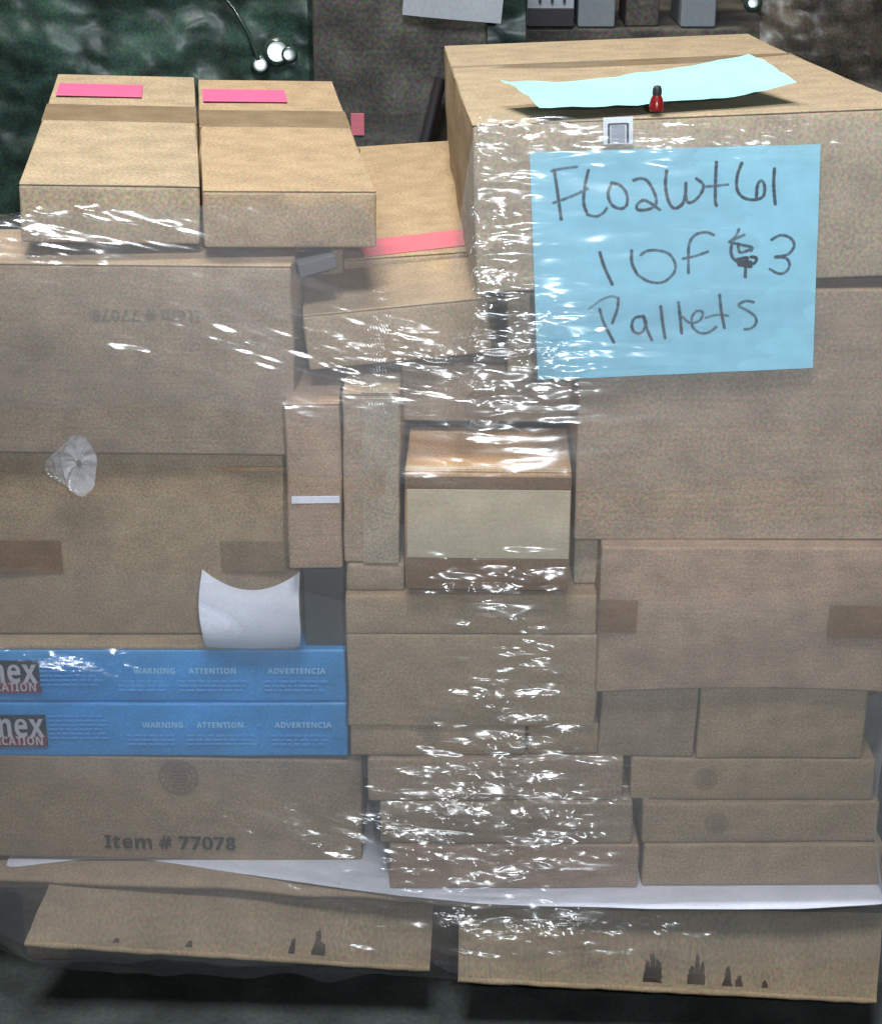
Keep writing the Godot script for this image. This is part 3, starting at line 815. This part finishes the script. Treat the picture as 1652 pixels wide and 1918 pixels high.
func build_film() -> void:
	var step := 0.01
	var x0 := -0.56
	var y0 := 0.07
	var d := film_depth(step, x0, 0.5, y0, 1.0)
	var t := thing("stretch_wrap", "clear crumpled stretch film wrapped round the whole load, glinting", "stretch film", Vector3.ZERO)
	part("film_layer", film_layer(d, step, x0, y0, Rect2(-0.55, 0.112, 1.04, 0.86), 0.0026, 0.0045, 101, 0.8), M.film, t)
	part("film_layer", film_layer(d, step, x0, y0, Rect2(-0.55, 0.085, 1.04, 0.515), 0.0026, 0.0085, 151, 1.0), M.film, t)
	part("film_layer", film_layer(d, step, x0, y0, Rect2(-0.55, 0.100, 1.04, 0.42), 0.0026, 0.0110, 351, 0.9), M.film, t)
	part("film_layer", film_layer(d, step, x0, y0, Rect2(-0.55, 0.640, 1.04, 0.34), 0.0024, 0.0105, 201, 1.0), M.film, t)
	part("film_layer", film_layer(d, step, x0, y0, Rect2(-0.55, 0.700, 1.04, 0.29), 0.0024, 0.0125, 301, 0.9), M.film, t)
	part("film_layer", film_layer(d, step, x0, y0, Rect2(-0.55, 0.160, 1.04, 0.665), 0.0030, 0.0065, 251, 1.05, 3.0), M.film_soft, t)

	# the gathered knot at the left: a flared disc of film with a twisted tail behind it
	part("film_knot_or_glint", sheet(72, 14, func(u: float, v: float):
		var a: float = -u * TAU
		var r := lerpf(0.16, 1.0, v)
		var z: float = 0.008 * v * v - 0.004 * v + 0.0024 * wobble.get_noise_2d(cos(a) * 3.0 + 5.0, sin(a) * 3.0 + v) + 0.0007 * sin(a * 9.0 + 2.5 * sin(a * 2.0)) * v * v
		return Vector3(cos(a) * 0.0165 * r * (1.0 + 0.05 * sin(a * 5.0)) + 0.10 * z, sin(a) * 0.032 * r * (1.0 + 0.03 * sin(a * 7.0)), z)), M.film_thick, t, Vector3(-0.352, 0.640, -0.024), Vector3(0, 0.25, 0))
	part("film_knot_or_glint", sheet(40, 10, func(u: float, v: float):
		var a: float = -u * TAU
		var r := lerpf(0.98, 0.30, v)
		return Vector3(cos(a) * 0.0165 * r - 0.030 * v, sin(a) * 0.031 * r - 0.006 * v, 0.002 - 0.008 * v + 0.0026 * wobble.get_noise_2d(cos(a) * 4.0, v * 4.0) + 0.001 * sin(a * 13.0))), M.film_tail, t, Vector3(-0.352, 0.640, -0.026))


func bundle(label: String, at: Vector3, size: Vector3, m: Material, core: Material, rough: float, sd: int) -> Node3D:
	# another load behind: a dark core under crumpled film
	var t := thing("wrapped_load", label, "wrapped load", at)
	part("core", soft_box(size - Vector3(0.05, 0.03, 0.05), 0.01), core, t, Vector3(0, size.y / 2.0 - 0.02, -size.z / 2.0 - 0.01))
	var n := noise(1.0, 3, sd)
	part("film", sheet(150, 150, func(u: float, v: float):
		var x: float = (u - 0.5) * size.x
		var y: float = v * size.y
		var z: float = rough * (n.get_noise_2d(x * 5.0, y * 8.0) + 0.22 * n.get_noise_2d(x * 22.0 + 9.0, y * 40.0))
		return Vector3(x, y, z)), m, t)
	return t


func build_background() -> void:
	var b := bundle("dark green black wrapped load standing behind the left cartons", Vector3(-0.56, 0, -1.0), Vector3(1.36, 1.3, 0.8), M.back_film, M.back_dark, 0.014, 7)
	part("film_fold", tube([Vector3(0.235, 0.99, 0.010), Vector3(0.268, 0.95, 0.011), Vector3(0.288, 0.915, 0.012), Vector3(0.301, 0.878, 0.014)], [0.002, 0.003, 0.003, 0.003], 8), M.film_gloss, b)
	for k in [[0.303, 0.872, 0.0135], [0.328, 0.890, 0.020], [0.345, 0.886, 0.012]]:  # flat film discs added and aimed to mirror the flash as glare spots
		part("film_knot_or_glint", lathe([Vector2(k[2] * 1.05, -0.010), Vector2(k[2] * 0.96, 0.0), Vector2(k[2] * 0.7, 0.0002), Vector2(k[2] * 0.4, 0.0003), Vector2(0.0002, 0.00035)]), M.film_gloss, b, Vector3(k[0], k[1], 0.014), Quaternion(Vector3.UP, Vector3(0.122, 0.161, 0.979).normalized()).get_euler())
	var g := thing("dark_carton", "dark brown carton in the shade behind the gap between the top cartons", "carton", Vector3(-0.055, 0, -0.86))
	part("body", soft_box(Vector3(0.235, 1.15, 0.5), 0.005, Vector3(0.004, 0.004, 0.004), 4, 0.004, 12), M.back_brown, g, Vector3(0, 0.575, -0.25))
	part("pink_strip", soft_box(Vector3(0.018, 0.03, 0.001), 0.0004), M.pink_faded, g, Vector3(-0.059, 0.812, 0.0045))
	var s := thing("leaning_strut", "thin dark strut leaning in the shade beside the large top carton", "strut", Vector3(0.0, 0, -0.80))
	part("body", tube([Vector3(-0.045, 0.70, 0), Vector3(0.0, 0.88, -0.02)], [0.008, 0.008], 8), M.black, s)
	# the far right: pale panels on a grey ledge, a brown wrapped load
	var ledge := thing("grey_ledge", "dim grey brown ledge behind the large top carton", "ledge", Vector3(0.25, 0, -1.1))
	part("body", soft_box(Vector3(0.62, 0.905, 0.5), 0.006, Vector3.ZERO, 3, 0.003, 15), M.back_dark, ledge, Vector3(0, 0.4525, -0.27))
	for k in [[0.180, 0.055, 0.0, M.back_grey, "first pale grey carton standing on the ledge, beside the barred crate"], [0.300, 0.05, -0.01, M.back_dark, "dim mottled carton between the two pale grey cartons on the ledge"], [0.381, 0.052, 0.0, M.back_grey, "right hand pale grey carton on the ledge, near the brown load"]]:
		var pn := thing("pale_carton", k[4], "carton", Vector3(k[0] + 0.05 * float(k[0] < 0.2), 0.905, -1.12 + k[2]))
		part("body", soft_box(Vector3(k[1], 0.3, 0.12), 0.003, Vector3.ZERO, 2, 0.002, k[0] * 40.0), k[3], pn, Vector3(0, 0.15, -0.06))
	var cr := thing("barred_crate", "pale crate with dark bars on the ledge behind the large carton", "crate", Vector3(0.162, 0.906, -1.12))
	part("body", soft_box(Vector3(0.07, 0.3, 0.1), 0.003), M.back_white, cr, Vector3(0, 0.15, -0.05))
	for k in 3:
		part("bar", soft_box(Vector3(0.004, 0.26, 0.006), 0.001), M.black, cr, Vector3(-0.016 + 0.018 * k, 0.165, 0.002))
	part("lower_panel", soft_box(Vector3(0.068, 0.026, 0.006), 0.001), M.black, cr, Vector3(0, 0.014, 0.002))
	var pp := thing("white_placard", "white paper hanging crooked at the top behind the cartons", "paper", Vector3(0.026, 1.085, -0.845), Vector3(0, 0, -0.09))
	part("body", sheet(10, 10, func(u: float, v: float): return Vector3((u - 0.5) * 0.132, (v - 0.5) * 0.265, 0.003 * sin(u * 4.0 + v * 2.0))), M.back_white, pp)
	var br := bundle("brown grey wrapped load standing behind at the far right", Vector3(1.02, 0, -1.1), Vector3(1.1, 1.2, 0.7), M.back_film_brown, M.back_brown, 0.02, 19)
	part("film_knot_or_glint", lathe([Vector2(0.014, -0.008), Vector2(0.013, 0.0), Vector2(0.007, 0.0003), Vector2(0.0002, 0.0004)]), M.film_gloss, br, Vector3(-0.565, 0.945, 0.014), Quaternion(Vector3.UP, Vector3(-0.14, 0.134, 0.98).normalized()).get_euler())  # disc added and turned towards the flash to give a white glint
